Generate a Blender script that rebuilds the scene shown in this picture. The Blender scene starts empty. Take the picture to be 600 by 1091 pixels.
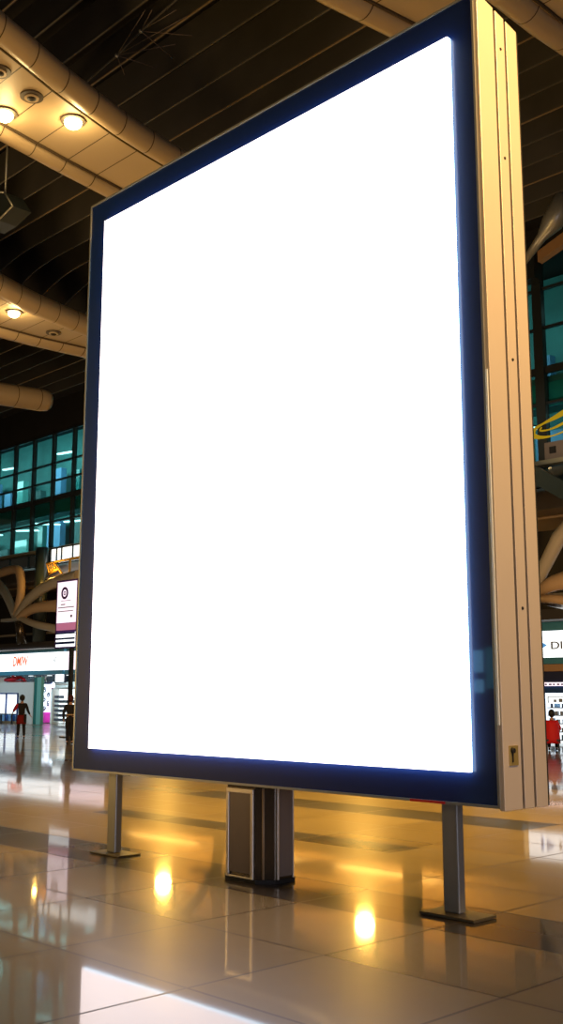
import bpy, bmesh, math, random
from mathutils import Vector, Matrix
random.seed(7)
S = bpy.context.scene
C = S.collection
PI = math.pi

# ------------------------------------------------------------------ camera, world, exposure
cam_d = bpy.data.cameras.new('camera'); cam = bpy.data.objects.new('camera', cam_d); C.objects.link(cam)
cam.location = (0, 0, 1.7)
cam.rotation_euler = (PI/2 + math.atan(204/1143), 0, math.radians(46))
cam_d.sensor_fit = 'HORIZONTAL'; cam_d.sensor_width = 36; cam_d.lens = 1143/600*36
cam_d.shift_y = -10.5/600
cam_d.clip_end = 400
S.camera = cam
S.view_settings.view_transform = 'Standard'; S.view_settings.look = 'None'
S.view_settings.gamma = 1; S.view_settings.exposure = 0
S.view_settings.use_curve_mapping = False
W = bpy.data.worlds.new('hall'); S.world = W; W.use_nodes = True
W.node_tree.nodes['Background'].inputs[0].default_value = (.55, .42, .30, 1)
W.node_tree.nodes['Background'].inputs[1].default_value = .12

def light(kind, loc, energy, color, target=None, **kw):
    d = bpy.data.lights.new('light', kind); d.energy = energy; d.color = color
    for k, v in kw.items(): setattr(d, k, v)
    o = bpy.data.objects.new('lamp_light', d); C.objects.link(o); o.location = loc
    if target is not None:
        o.rotation_euler = (Vector(target) - Vector(loc)).to_track_quat('-Z', 'Y').to_euler()
    return o
AMBER = (1, .56, .10); WARM = (1, .66, .30); COOL = (.72, .86, 1)
# amber floodlights behind the display, then unseen fill lamps for floor and steel end
for u in (-27.7, -33.6, -39.7, -47.65):
    light('SPOT', (u, 31.0, 6.65), 1000, AMBER, target=(u+14, 12, 0), spot_size=math.radians(100), spot_blend=1, shadow_soft_size=.35)
light('AREA', (-11, 13.5, 13.0), 1450, (1, .60, .11), target=(-11, 13, 0), shape='RECTANGLE', size=3, size_y=5, spread=math.radians(75))  # unseen amber lamp added to light the floor behind the display
light('AREA', (-7, -4, 11), 80, (1, .66, .24), target=(-8, 6, 0), shape='RECTANGLE', size=5, size_y=5)  # unseen warm fill added above the viewer
light('AREA', (3.5, 6.5, 12.0), 620, (1, .60, .20), target=(-4.7, 7, 7.4), shape='RECTANGLE', size=3, size_y=3, spread=math.radians(70))   # unseen lamp added to warm the top of the steel end
light('AREA', (8, 4, 1.6), 420, (.80, .80, 1), target=(-4.7, 7, 1.0), shape='RECTANGLE', size=6, size_y=2.6)  # unseen cool lamp added for the lower part of the steel end
# unseen area lamps added to brighten the ceiling bands and struts
light('AREA', (-13, 2, 2.2), 800, (1, .62, .22), target=(-16, 12, 14), shape='RECTANGLE', size=3, size_y=3)
light('AREA', (-26, 10, 5), 650, (1, .62, .27), target=(-29, 18, 14), shape='RECTANGLE', size=3, size_y=3)
light('AREA', (-44, 24, 3), 230, (1, .70, .42), target=(-49, 31, 8), shape='RECTANGLE', size=3, size_y=2)
light('AREA', (-14, 24, 3), 200, (1, .62, .30), target=(-17.5, 30, 7), shape='RECTANGLE', size=3, size_y=2)
# unseen amber lamps added to wash the added wall behind the display
for u in (-42, -35, -28):
    light('AREA', (u, 32.2, 4.9), 420, (1, .56, .14), target=(u, 34.7, 7.0), shape='RECTANGLE', size=5, size_y=.6)
light('SPOT', (-17.5, 27, 9), 500, (1, .9, .7), target=(-20, 32.8, 11), spot_size=math.radians(30), spot_blend=.8, shadow_soft_size=.1)  # unseen spot added to brighten the yellow swoosh
# unseen cool area lamps added to light the shops and gallery
for (u, w, z, e, sx, sy) in ((-57, 29.5, 4.3, 260, 8, .6), (-56, 35.5, 2.8, 420, 5, 2), ):
    light('AREA', (u, w, z), e, COOL, target=(u, w+.01, 0), shape='RECTANGLE', size=sx, size_y=sy)
for u in range(-66, -12, 9):
    light('AREA', (u, 33.8, 12.6), 300 if u < -25 else 60, (.60, .97, 1), target=(u, 37.2, 11), shape='RECTANGLE', size=7, size_y=1.5)
    light('AREA', (u, 33.8, 16.6), 260 if u < -25 else 60, (.60, .97, 1), target=(u, 37.2, 14.5), shape='RECTANGLE', size=7, size_y=1.5)

# ------------------------------------------------------------------ materials
def principled(name, col, rough=.5, metal=0, coat=0, emit=None, es=0, noise=0, nscale=6, spec=.5, coat_rough=.03):
    m = bpy.data.materials.new(name); m.use_nodes = True
    nt = m.node_tree; b = nt.nodes['Principled BSDF']
    b.inputs['Base Color'].default_value = (*col, 1); b.inputs['Roughness'].default_value = rough
    b.inputs['Metallic'].default_value = metal; b.inputs['Coat Weight'].default_value = coat
    b.inputs['Coat Roughness'].default_value = coat_rough; b.inputs['Specular IOR Level'].default_value = spec
    if emit: b.inputs['Emission Color'].default_value = (*emit, 1); b.inputs['Emission Strength'].default_value = es
    if noise:
        tc = nt.nodes.new('ShaderNodeTexCoord'); n = nt.nodes.new('ShaderNodeTexNoise'); n.inputs['Scale'].default_value = nscale
        n.inputs['Detail'].default_value = 4
        mx = nt.nodes.new('ShaderNodeMix'); mx.data_type = 'RGBA'; mx.blend_type = 'MULTIPLY'
        mx.inputs[6].default_value = (*col, 1)
        r = nt.nodes.new('ShaderNodeMapRange'); r.inputs[3].default_value = 1-noise; r.inputs[4].default_value = 1+noise*.4
        nt.links.new(tc.outputs['Object'], n.inputs['Vector']); nt.links.new(n.outputs['Fac'], r.inputs[0])
        mx.inputs[0].default_value = 1
        nt.links.new(r.outputs[0], mx.inputs[7]); nt.links.new(mx.outputs[2], b.inputs['Base Color'])
    return m

M = dict(
    screen=principled('lit_screen', (.8, .8, .8), .3, emit=(1, .92, 1.0), es=3.5),
    edge_glow=principled('screen_edge_glow', (.5, .5, .5), .4, emit=(.5, .8, 1), es=8.5),  # added glow source for the blue halo on the bezel
    bezel=principled('dark_glass_bezel', (.003, .015, .088), .5, coat=.45, spec=.2),  # blue in the base colour stands for glow inside the dark glass
    steel=principled('brushed_steel', (.66, .60, .52), .38, metal=.7, noise=.08, nscale=2),
    panel=principled('side_panel_metal', (.68, .58, .47), .42, metal=.35, noise=.06, nscale=1.5),
    chrome=principled('chrome', (.8, .78, .75), .15, metal=1),
    groove=principled('black_groove', (.01, .009, .008), .6),
    brass=principled('brass', (.62, .47, .16), .35, metal=.7),
    post=principled('grey_post', (.27, .27, .25), .4, metal=.5),
    plate=principled('base_plate', (.16, .13, .08), .35, metal=.6),
    taupe=principled('taupe_panel', (.20, .155, .13), .5, noise=.08),
    darkmetal=principled('bronze_metal', (.10, .08, .06), .25, metal=.8),
    red=principled('red_paint', (.6, .01, .01), .4),
    fin=principled('ceiling_fin', (.085, .08, .070), .6, noise=.5, nscale=.5),
    finedge_lit=principled('fin_edge_lit', (.32, .23, .13), .5),  # gold light on the fin edge put into the colour
    finedge_unlit=principled('fin_edge_unlit', (.13, .12, .10), .5),
    slab=principled('black_ceiling', (.012, .011, .010), .9),
    timber=principled('warm_timber', (.62, .40, .16), .6, noise=.25, nscale=.6),  # warm tone chosen to give the floor its amber reflection
    soffit=principled('beige_panel', (.48, .37, .23), .45, noise=.06, nscale=1),
    tube=principled('beige_cladding', (.45, .34, .21), .38, noise=.07, nscale=1),
    seam=principled('seam', (.06, .04, .02), .8),
    lamp=principled('lamp_glow', (1, .9, .6), .4, emit=(1, .72, .30), es=28),
    flood=principled('amber_lens', (1, .6, .2), .4, emit=(1, .55, .14), es=12),
    ring=principled('dark_ring', (.07, .055, .04), .5),
    mull=principled('dark_mullion', (.02, .026, .028), .4),
    ledge=principled('ledge', (.30, .27, .18), .5),
    spandrel=principled('blue_spandrel', (.045, .085, .11), .25, coat=.5, noise=.1),
    inner=principled('gallery_wall', (.07, .26, .25), .7, noise=.75, nscale=.5),
    innerfloor=principled('gallery_slab', (.05, .12, .12), .6),
    tubelight=principled('white_tube', (1, 1, 1), .4, emit=(.6, .98, 1), es=2.2),
    dark=principled('dark_wall', (.02, .018, .016), .8, noise=.4, nscale=.6),
    roofslab=principled('shop_roof', (.035, .03, .027), .6),
    strut=principled('strut_paint', (.33, .29, .22), .45, noise=.1, nscale=1),
    wedge=principled('wedge_paint', (.40, .27, .15), .5),
    silver=principled('silver_paint', (.42, .42, .38), .35, metal=.5),
    colglass=principled('dark_gloss_column', (.03, .045, .05), .3, coat=.5, coat_rough=.2),
    sign=principled('lit_white_sign', (1, 1, 1), .4, emit=(.93, .99, 1), es=1.7),
    signpink=principled('lit_pink_sign', (1, .9, 1), .4, emit=(1, .84, .96), es=1.1),
    teal=principled('teal_strip', (.06, .30, .44), .35),
    tealglass=principled('teal_glass_pier', (.20, .58, .54), .15, coat=.6),
    tealdark=principled('dark_teal', (.03, .20, .19), .2),
    orange=principled('orange_letter', (.80, .13, .05), .5, emit=(1, .22, .08), es=.55),  # glow added because the letters get little light
    greyl=principled('grey_letter', (.25, .28, .32), .5),
    bluel=principled('blue_letter', (.10, .35, .70), .5, emit=(.12, .45, 1), es=.5),
    purple=principled('purple_print', (.12, .05, .28), .5),
    pinkp=principled('pink_print', (.85, .30, .55), .5, emit=(.85, .3, .55), es=.35),
    bluep=principled('blue_print', (.02, .05, .36), .5),
    white=principled('white_paint', (.75, .80, .80), .45),
    palewall=principled('pale_partition', (.66, .76, .74), .4, noise=.04),
    litpane=principled('lit_pane', (1, 1, 1), .3, emit=(.86, .97, 1), es=1.25),
    blueframe=principled('blue_frame', (.04, .08, .28), .4),
    navy=principled('navy_panel', (.010, .018, .07), .4),
    bluebeam=principled('blue_beam', (.01, .07, .26), .4),
    wood=principled('wood_beam', (.52, .30, .14), .5),
    magenta=principled('magenta', (.72, .02, .42), .4),
    yellow=principled('yellow_vinyl', (.80, .62, .02), .4),
    yorange=principled('orange_vinyl', (.85, .36, .03), .4),
    lattice=principled('amber_steel', (.75, .42, .06), .4),
    goods=principled('dark_goods', (.05, .07, .12), .5),
    goodsb=principled('blue_goods', (.15, .32, .55), .5),
    goodsg=principled('grey_goods', (.38, .42, .48), .5),
    skin=principled('skin', (.62, .33, .22), .5),
    hair=principled('black_hair', (.012, .012, .014), .6, noise=.3, nscale=60),
    hairred=principled('maroon_hair', (.08, .008, .014), .6, noise=.3, nscale=60),
    cloth=principled('black_cloth', (.014, .012, .016), .85),
    redcloth=principled('red_cloth', (.60, .012, .03), .75),
    brightred=principled('bright_red_jacket', (.75, .008, .012), .7),
    darkred=principled('dark_red_cloth', (.26, .005, .008), .8),
    belt=principled('tan_belt', (.65, .42, .22), .5),
    eye=principled('eye', (.02, .02, .02), .3),
    bluescreen=principled('blue_lit_screen', (.1, .3, .5), .4, emit=(.22, .62, 1), es=7),
    tealscreen=principled('teal_lit_door', (.05, .2, .25), .4, emit=(.10, .45, .60), es=3),
    lip=principled('lip', (.45, .12, .10), .5),
    beigebag=principled('cream_bag', (.68, .58, .42), .6),
)

def floor_material():
    m = bpy.data.materials.new('polished_floor_tiles'); m.use_nodes = True; nt = m.node_tree; b = nt.nodes['Principled BSDF']
    N = nt.nodes.new; L = nt.links.new
    g = N('ShaderNodeNewGeometry'); s = N('ShaderNodeSeparateXYZ'); L(g.outputs['Position'], s.inputs[0])
    X, Y = s.outputs[0], s.outputs[1]
    def mt(op, a, c=None, d=None):
        n = N('ShaderNodeMath'); n.operation = op
        for i, v in enumerate((a, c, d)):
            if v is None: continue
            if isinstance(v, (int, float)): n.inputs[i].default_value = v
            else: L(v, n.inputs[i])
        return n.outputs[0]
    def between(v, lo, hi): return mt('MULTIPLY', mt('GREATER_THAN', v, lo), mt('LESS_THAN', v, hi))
    def joint(v, off, pitch, hw):
        t = mt('DIVIDE', mt('SUBTRACT', v, off-hw), pitch)
        return mt('LESS_THAN', mt('FRACT', t), 2*hw/pitch)
    def cell(v, off, pitch): return mt('FLOOR', mt('DIVIDE', mt('SUBTRACT', v, off), pitch))
    jx = joint(X, -6.6, 1.4, .012)
    stripe = between(Y, 6.57, 7.45)
    near = mt('LESS_THAN', Y, 6.99); far = mt('GREATER_THAN', Y, 6.99)
    jy = mt('ADD', mt('MULTIPLY', joint(Y, 6.57, 1.16, .012), near), mt('MULTIPLY', joint(Y, 7.45, .9, .012), far))
    j = mt('MINIMUM', mt('ADD', jx, jy), 1)
    d2 = mt('MULTIPLY', between(Y, 9.25, 9.8), between(X, -13.6, -7.9))
    d3 = mt('MULTIPLY', between(Y, 11.95, 12.85), between(X, -15, -8.0))
    d4 = between(Y, 17.35, 18.25)
    dark = mt('MINIMUM', mt('ADD', stripe, mt('ADD', d2, mt('ADD', d3, d4))), 1)
    cv = N('ShaderNodeCombineXYZ'); L(cell(X, -6.6, 1.4), cv.inputs[0])
    L(mt('ADD', mt('MULTIPLY', cell(Y, 6.57, 1.16), near), mt('MULTIPLY', cell(Y, 7.45, .9), far)), cv.inputs[1])
    wn = N('ShaderNodeTexWhiteNoise'); L(cv.outputs[0], wn.inputs['Vector'])
    no = N('ShaderNodeTexNoise'); no.inputs['Scale'].default_value = 3.5; no.inputs['Detail'].default_value = 5; L(g.outputs['Position'], no.inputs['Vector'])
    def mix(f, a, c, blend='MIX'):
        n = N('ShaderNodeMix'); n.data_type = 'RGBA'; n.blend_type = blend
        if isinstance(f, (int, float)): n.inputs[0].default_value = f
        else: L(f, n.inputs[0])
        for i, v in ((6, a), (7, c)):
            if isinstance(v, tuple): n.inputs[i].default_value = (*v, 1)
            else: L(v, n.inputs[i])
        return n.outputs[2]
    base = mix(dark, (.155, .115, .065), (.042, .034, .028))
    vr = mt('ADD', .84, mt('ADD', mt('MULTIPLY', wn.outputs[0], .20), mt('MULTIPLY', no.outputs[0], .14)))
    base = mix(1, base, vr, 'MULTIPLY')
    base = mix(j, base, (.05, .035, .022))
    L(base, b.inputs['Base Color'])
    L(mt('ADD', .27, mt('MULTIPLY', wn.outputs[0], .06)), b.inputs['Roughness'])
    b.inputs['Coat Weight'].default_value = .85; b.inputs['Coat Roughness'].default_value = .045
    b.inputs['Specular IOR Level'].default_value = .05
    L(mt('MULTIPLY', mt('SUBTRACT', 1, j), .62), b.inputs['Coat Weight'])
    bm = N('ShaderNodeBump'); bm.inputs['Strength'].default_value = .12; bm.inputs['Distance'].default_value = .004
    L(mt('MULTIPLY', j, -1), bm.inputs['Height']); L(bm.outputs[0], b.inputs['Normal'])
    return m
M['floor'] = floor_material()

def glass_material(name, tint, gloss=.22):
    m = bpy.data.materials.new(name); m.use_nodes = True; nt = m.node_tree; nt.nodes.clear()
    N = nt.nodes.new; L = nt.links.new
    o = N('ShaderNodeOutputMaterial'); t = N('ShaderNodeBsdfTransparent'); t.inputs[0].default_value = (*tint, 1)
    g = N('ShaderNodeBsdfGlossy'); g.inputs[0].default_value = (.8, .9, .9, 1); g.inputs[1].default_value = .03
    f = N('ShaderNodeMath'); f.operation = 'POWER'; lw = N('ShaderNodeLayerWeight'); lw.inputs[0].default_value = .5; L(lw.outputs['Facing'], f.inputs[0]); f.inputs[1].default_value = 4; x = N('ShaderNodeMixShader')
    L(f.outputs[0], x.inputs[0]); L(t.outputs[0], x.inputs[1]); L(g.outputs[0], x.inputs[2]); L(x.outputs[0], o.inputs[0])
    return m
M['glass'] = glass_material('curtain_glass', (.72, .90, .89))

# ------------------------------------------------------------------ mesh helpers
class MB:
    def __init__(s): s.bm = bmesh.new()
    def box(s, a, b):
        x0, y0, z0 = a; x1, y1, z1 = b
        v = [s.bm.verts.new(p) for p in ((x0,y0,z0),(x1,y0,z0),(x1,y1,z0),(x0,y1,z0),(x0,y0,z1),(x1,y0,z1),(x1,y1,z1),(x0,y1,z1))]
        for f in ((0,3,2,1),(4,5,6,7),(0,1,5,4),(1,2,6,5),(2,3,7,6),(3,0,4,7)): s.bm.faces.new([v[i] for i in f])
        return s
    def prism(s, pts, ext):     # pts: 3D polygon, ext: extrusion vector
        e = Vector(ext); a = [s.bm.verts.new(p) for p in pts]; b = [s.bm.verts.new(Vector(p)+e) for p in pts]
        s.bm.faces.new(a); s.bm.faces.new(b[::-1]); n = len(a)
        for i in range(n): s.bm.faces.new((a[i], b[i], b[(i+1) % n], a[(i+1) % n]))
        return s
    def tube(s, pts, rad, seg=14, cap=True):
        pts = [Vector(p) for p in pts]; n = len(pts)
        if not isinstance(rad, (list, tuple)): rad = [rad]*n
        rings = []; prev = None
        for i, p in enumerate(pts):
            t = (pts[min(i+1, n-1)] - pts[max(i-1, 0)]).normalized()
            ref = Vector((0, 0, 1)) if abs(t.z) < .9 else Vector((1, 0, 0))
            if prev is not None: ref = prev
            x = (ref - t*ref.dot(t)).normalized(); prev = x; y = t.cross(x)
            rings.append([s.bm.verts.new(p + (x*math.cos(a)+y*math.sin(a))*rad[i]) for a in [2*PI*k/seg for k in range(seg)]])
        for i in range(n-1):
            for k in range(seg):
                f = s.bm.faces.new((rings[i][k], rings[i][(k+1) % seg], rings[i+1][(k+1) % seg], rings[i+1][k])); f.smooth = True
        if cap: s.bm.faces.new(rings[0][::-1]); s.bm.faces.new(rings[-1])
        return s
    def lathe(s, c, prof, seg=24, axis='z'):
        rings = []
        for r, h in prof:
            ring = []
            for k in range(seg):
                a = 2*PI*k/seg; d = (r*math.cos(a), r*math.sin(a), h) if axis == 'z' else (r*math.cos(a), h, r*math.sin(a))
                if axis == 'x': d = (h, r*math.cos(a), r*math.sin(a))
                ring.append(s.bm.verts.new(Vector(c)+Vector(d)))
            rings.append(ring)
        for i in range(len(rings)-1):
            for k in range(seg):
                f = s.bm.faces.new((rings[i][k], rings[i][(k+1) % seg], rings[i+1][(k+1) % seg], rings[i+1][k])); f.smooth = True
        s.bm.faces.new(rings[0][::-1]); s.bm.faces.new(rings[-1])
        return s
    def ball(s, c, r, sc=(1, 1, 1), seg=20):
        m = Matrix.Translation(c) @ Matrix.Diagonal((r*sc[0], r*sc[1], r*sc[2], 1))
        g = bmesh.ops.create_uvsphere(s.bm, u_segments=seg, v_segments=seg//2+2, radius=1, matrix=m)
        for v in g['verts']:
            for f in v.link_faces: f.smooth = True
        return s
    def build(s, name, mat, parent=None, bevel=0):
        bmesh.ops.recalc_face_normals(s.bm, faces=s.bm.faces)
        me = bpy.data.meshes.new(name); s.bm.to_mesh(me); s.bm.free()
        o = bpy.data.objects.new(name, me); C.objects.link(o)
        me.materials.append(M[mat] if isinstance(mat, str) else mat)
        if parent is not None:
            o.parent = parent; o.matrix_parent_inverse = Matrix.Translation(parent.location).inverted() if parent.parent is None and parent.type == 'EMPTY' else Matrix()
        if bevel:
            b = o.modifiers.new('bevel', 'BEVEL'); b.width = bevel; b.segments = 2; b.limit_method = 'ANGLE'
        return o
def tag(o, label, cat=None, group=None, kind=None):
    o['label'] = label
    if cat: o['category'] = cat
    if group: o['group'] = group
    if kind: o['kind'] = kind
    return o
def empty(name, loc, label, cat, group=None):
    o = bpy.data.objects.new(name, None); C.objects.link(o); o.location = loc; o.empty_display_size = .1
    return tag(o, label, cat, group)
def struct(o, label=None, cat=None):
    o['kind'] = 'structure'
    if label: o['label'] = label
    if cat: o['category'] = cat
    return o
def text(name, body, loc, size, mat, parent=None, depth=.01, shear=0, width=None, bold=.02):
    cu = bpy.data.curves.new('t', 'FONT'); cu.body = body; cu.size = size; cu.extrude = depth; cu.shear = shear; cu.offset = size*bold
    t = bpy.data.objects.new('t', cu); C.objects.link(t)
    bpy.context.view_layer.update()
    me = bpy.data.meshes.new_from_object(t.evaluated_get(bpy.context.evaluated_depsgraph_get()))
    bpy.data.objects.remove(t)
    if width:
        xs = [v.co.x for v in me.vertices]; k = width/(max(xs)-min(xs))
        for v in me.vertices: v.co.x *= k
    rot = Matrix.Translation(loc) @ Matrix.Rotation(PI/2, 4, 'X')
    me.transform(rot)
    o = bpy.data.objects.new(name, me); C.objects.link(o); me.materials.clear(); me.materials.append(M[mat])
    if parent is not None:
        o.parent = parent
        if parent.type == 'EMPTY': o.matrix_parent_inverse = Matrix.Translation(parent.location).inverted()
    return o
def ip(tab, x):
    if x <= tab[0][0]: return tab[0][1] + (x-tab[0][0])*(tab[1][1]-tab[0][1])/(tab[1][0]-tab[0][0])
    for (a, p), (b, q) in zip(tab, tab[1:]):
        if x <= b: return p + (q-p)*(x-a)/(b-a)
    (a, p), (b, q) = tab[-2:]
    return q + (x-b)*(q-p)/(b-a)

# ------------------------------------------------------------------ setting
m = MB(); m.box((-95, -12, -.2), (12, 45, 0)); struct(m.build('floor', 'floor'), 'polished beige stone tile floor with dark stripes', 'floor')
m = MB(); m.box((-95, -12, 18.8), (12, 45, 19.1)); struct(m.build('ceiling', 'slab'), 'black ceiling above the fins', 'ceiling')
m = MB()
m.box((-95, 38.6, 0), (12, 38.8, 18.8)); struct(m.build('wall_back', 'dark'), 'dark rear wall of the hall behind the shops', 'wall')
m = MB(); m.box((-95, 37.2, 9.8), (0, 37.4, 18.6)); struct(m.build('wall_gallery', 'inner'), 'teal rear wall inside the glazed gallery', 'wall')
for i, z in enumerate((9.6, 12.9)):
    m = MB(); m.box((-95, 33.35, z), (0, 37.2, z+.25)); struct(m.build('trim_%d' % (i+1), 'innerfloor'), 'gallery floor slab edge', 'trim')
m = MB(); m.box((-95, 33.0, 16.75), (-40, 33.6, 18.8)); m.box((-40, 33.0, 18.05), (0, 33.6, 18.8))
struct(m.build('wall_upper', 'dark'), 'dark wall strip above the gallery glass', 'wall')
m = MB()
m.box((-95, 32.55, 9.70), (0, 33.1, 9.86)); struct(m.build('trim_3', 'ledge'), 'thin pale ledge under the gallery glass', 'trim')

# curtain wall bays
u0 = -55.5 - 2.15*6; nb = 24
wn = 1
for i in range(nb):
    a = u0 + 2.15*i; b = a + 2.15
    if a > -14: break
    if -23 < b < -20.8: b = -20.55
    if -22 < a < -20: a = -20.55
    zt = 16.75 if b < -39.9 else 18.05
    tr = [9.86, 11.5, 12.85, 13.9, 14.95, zt] if zt < 17 else [9.86, 12.05, 13.3, 14.9, 16.4, zt]
    m = MB(); m.box((a+.04, 33.07, 9.86), (b-.04, 33.09, zt))
    pane = m.build('pane', 'glass')
    m = MB(); hw = .07 if not (-21 < a < -20) else .19
    m.box((a-hw, 32.9, 9.86), (a+hw, 33.15, zt))
    for k, z in enumerate(tr): h = .13 if k == 2 else .045; m.box((a+hw, 32.98, z-h), (b-.07, 33.14, z+h))
    fr = m.build('window_%d' % wn, 'mull'); struct(fr, 'tall teal glazed bay of the gallery, framed in dark metal', 'window'); wn += 1
    pane.parent = fr
    # opaque blue panel under the bay
    m = MB(); m.box((a+.22, 32.85, 9.0), (b-.02, 33.0, 9.68)); o = m.build('spandrel_panel', 'spandrel'); o.parent = fr
rnd = random.Random(3); tn = 20
for base, hh in ((9.86, 3.0), (13.16, 3.5)):
    u = -74.0
    while u < -16:
        wd = .5+1.3*rnd.random(); h = hh*(.35+.6*rnd.random())
        mt = rnd.choice(['tealglass', 'tealdark', 'goodsb', 'palewall', 'tealdark', 'innerfloor'])
        m = MB(); m.box((u, 36.2, base), (u+wd, 36.6, base+h)); struct(m.build('trim_%d' % tn, mt), 'interior partition behind the gallery glass', 'trim'); tn += 1
        u += wd+.5+1.2*rnd.random()
for z0_, z1_ in ((12.0, 12.9),):
    m = MB(); m.box((-95, 33.3, z0_), (0, 33.36, z1_)); struct(m.build('trim_19', 'tealdark'), 'dark teal spandrel behind the gallery glass', 'trim')
# linear luminaires inside the gallery
lab = 'white linear ceiling light inside the teal gallery'
def linear(u, w, z, L, ang=0):
    t = empty('linear_ceiling_light', (u, w, z), lab, 'ceiling light', 'linear lights in the glazed gallery')
    d = Vector((math.cos(ang), math.sin(ang), 0))*L/2; c = Vector((u, w, z)); p = Vector((-d.y, d.x, 0)).normalized()*.11
    MB().prism([c-d-p, c+d-p, c+d+p, c-d+p], (0, 0, .07)).build('diffuser', 'tubelight', t)
    p *= 1.2
    MB().prism([c-d-p+Vector((0,0,.072)), c+d-p+Vector((0,0,.072)), c+d+p+Vector((0,0,.072)), c-d+p+Vector((0,0,.072))], (0, 0, .06)).build('housing', 'mull', t)
for k, u in enumerate([-63.5, -60, -56.8, -54.6, -52.3, -49.9, -46, -42, -37, -32, -27, -22.6, -19.6, -17.2]):
    linear(u, 34.9+.5*(k % 2), 11.9, 1.5, .35+.3*(k % 3))
    if k % 2 == 0: linear(u+.6, 35.6, 16.4, 1.3, .2)

# ------------------------------------------------------------------ ceiling fins
lab = 'long dark horizontal ceiling fin with a highlight painted along its lower edge'
w = 4.4; i = 0
while w < 29.6:
    def zb(u):
        z = 17.0
        if w > 17.5: z -= .8*math.exp(-((u+35.5)/2.0)**2)
        return z
    us = [-75 + k*.5 for k in range(0, 171)]
    t = empty('ceiling_fin', (-30, w, 17), lab, 'ceiling fin', 'dark ceiling fins')
    m = MB()
    lo = [(u, w, zb(u)) for u in us]; n = len(lo)
    va = [m.bm.verts.new(p) for p in lo]; vb = [m.bm.verts.new((p[0], w, 18.0)) for p in lo]
    vc = [m.bm.verts.new((p[0], w+.05, p[2])) for p in lo]; vd = [m.bm.verts.new((p[0], w+.05, 18.0)) for p in lo]
    for k in range(n-1):
        m.bm.faces.new((va[k], va[k+1], vb[k+1], vb[k])); m.bm.faces.new((vc[k], vc[k+1], vd[k+1], vd[k]))
        m.bm.faces.new((va[k], va[k+1], vc[k+1], vc[k])); m.bm.faces.new((vb[k], vb[k+1], vd[k+1], vd[k]))
    m.build('blade', 'fin', t)
    m = MB()
    A = [m.bm.verts.new((p[0], w-.012, p[2]-.012)) for p in lo]; B = [m.bm.verts.new((p[0], w+.015, p[2]-.012)) for p in lo]
    A2 = [m.bm.verts.new((p[0], w-.012, p[2]+.02)) for p in lo]; B2 = [m.bm.verts.new((p[0], w+.015, p[2]+.02)) for p in lo]
    for k in range(n-1):
        for P, Q in ((A, B), (A2, B2), (A, A2), (B, B2)): m.bm.faces.new((P[k], P[k+1], Q[k+1], Q[k]))
    m.build('edge_highlight', 'finedge_lit' if i % 3 == 0 else 'finedge_unlit', t)  # every third edge painted as if catching light
    w += 1.06; i += 1
# lattice rods between the fins
t = empty('roof_truss', (-19, 13.8, 17.2), 'thin steel lattice rods up among the dark ceiling fins at top left', 'truss')
A = Vector((-19.78, 13.56, 16.9)); B = Vector((-18.6, 13.4, 16.9))
m = MB()
for p in ((-17.4, 13.82, 16.9), (-18.44, 14.3, 16.9), (-20.4, 14.24, 16.95), (-19.6, 14.6, 16.95), (-17.9, 13.0, 16.9)): m.tube([A, p], .009, 6)
m.build('rod_fan', 'taupe', t)
m = MB()
for p in ((-17.77, 13.1, 16.9), (-17.9, 14.37, 16.9), (-19.0, 14.68, 16.95), (-17.4, 13.5, 16.9)): m.tube([B, p], .009, 6)
m.build('rod_fan', 'taupe', t)
MB().ball(A, .05).build('node', 'silver', t); MB().ball(B, .05).build('node', 'silver', t)
MB().tube([A + Vector((-2.6, .2, 0)), A, B, B + Vector((2.4, -.2, 0))], .03, 8).build('chord', 'fin', t)

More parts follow.
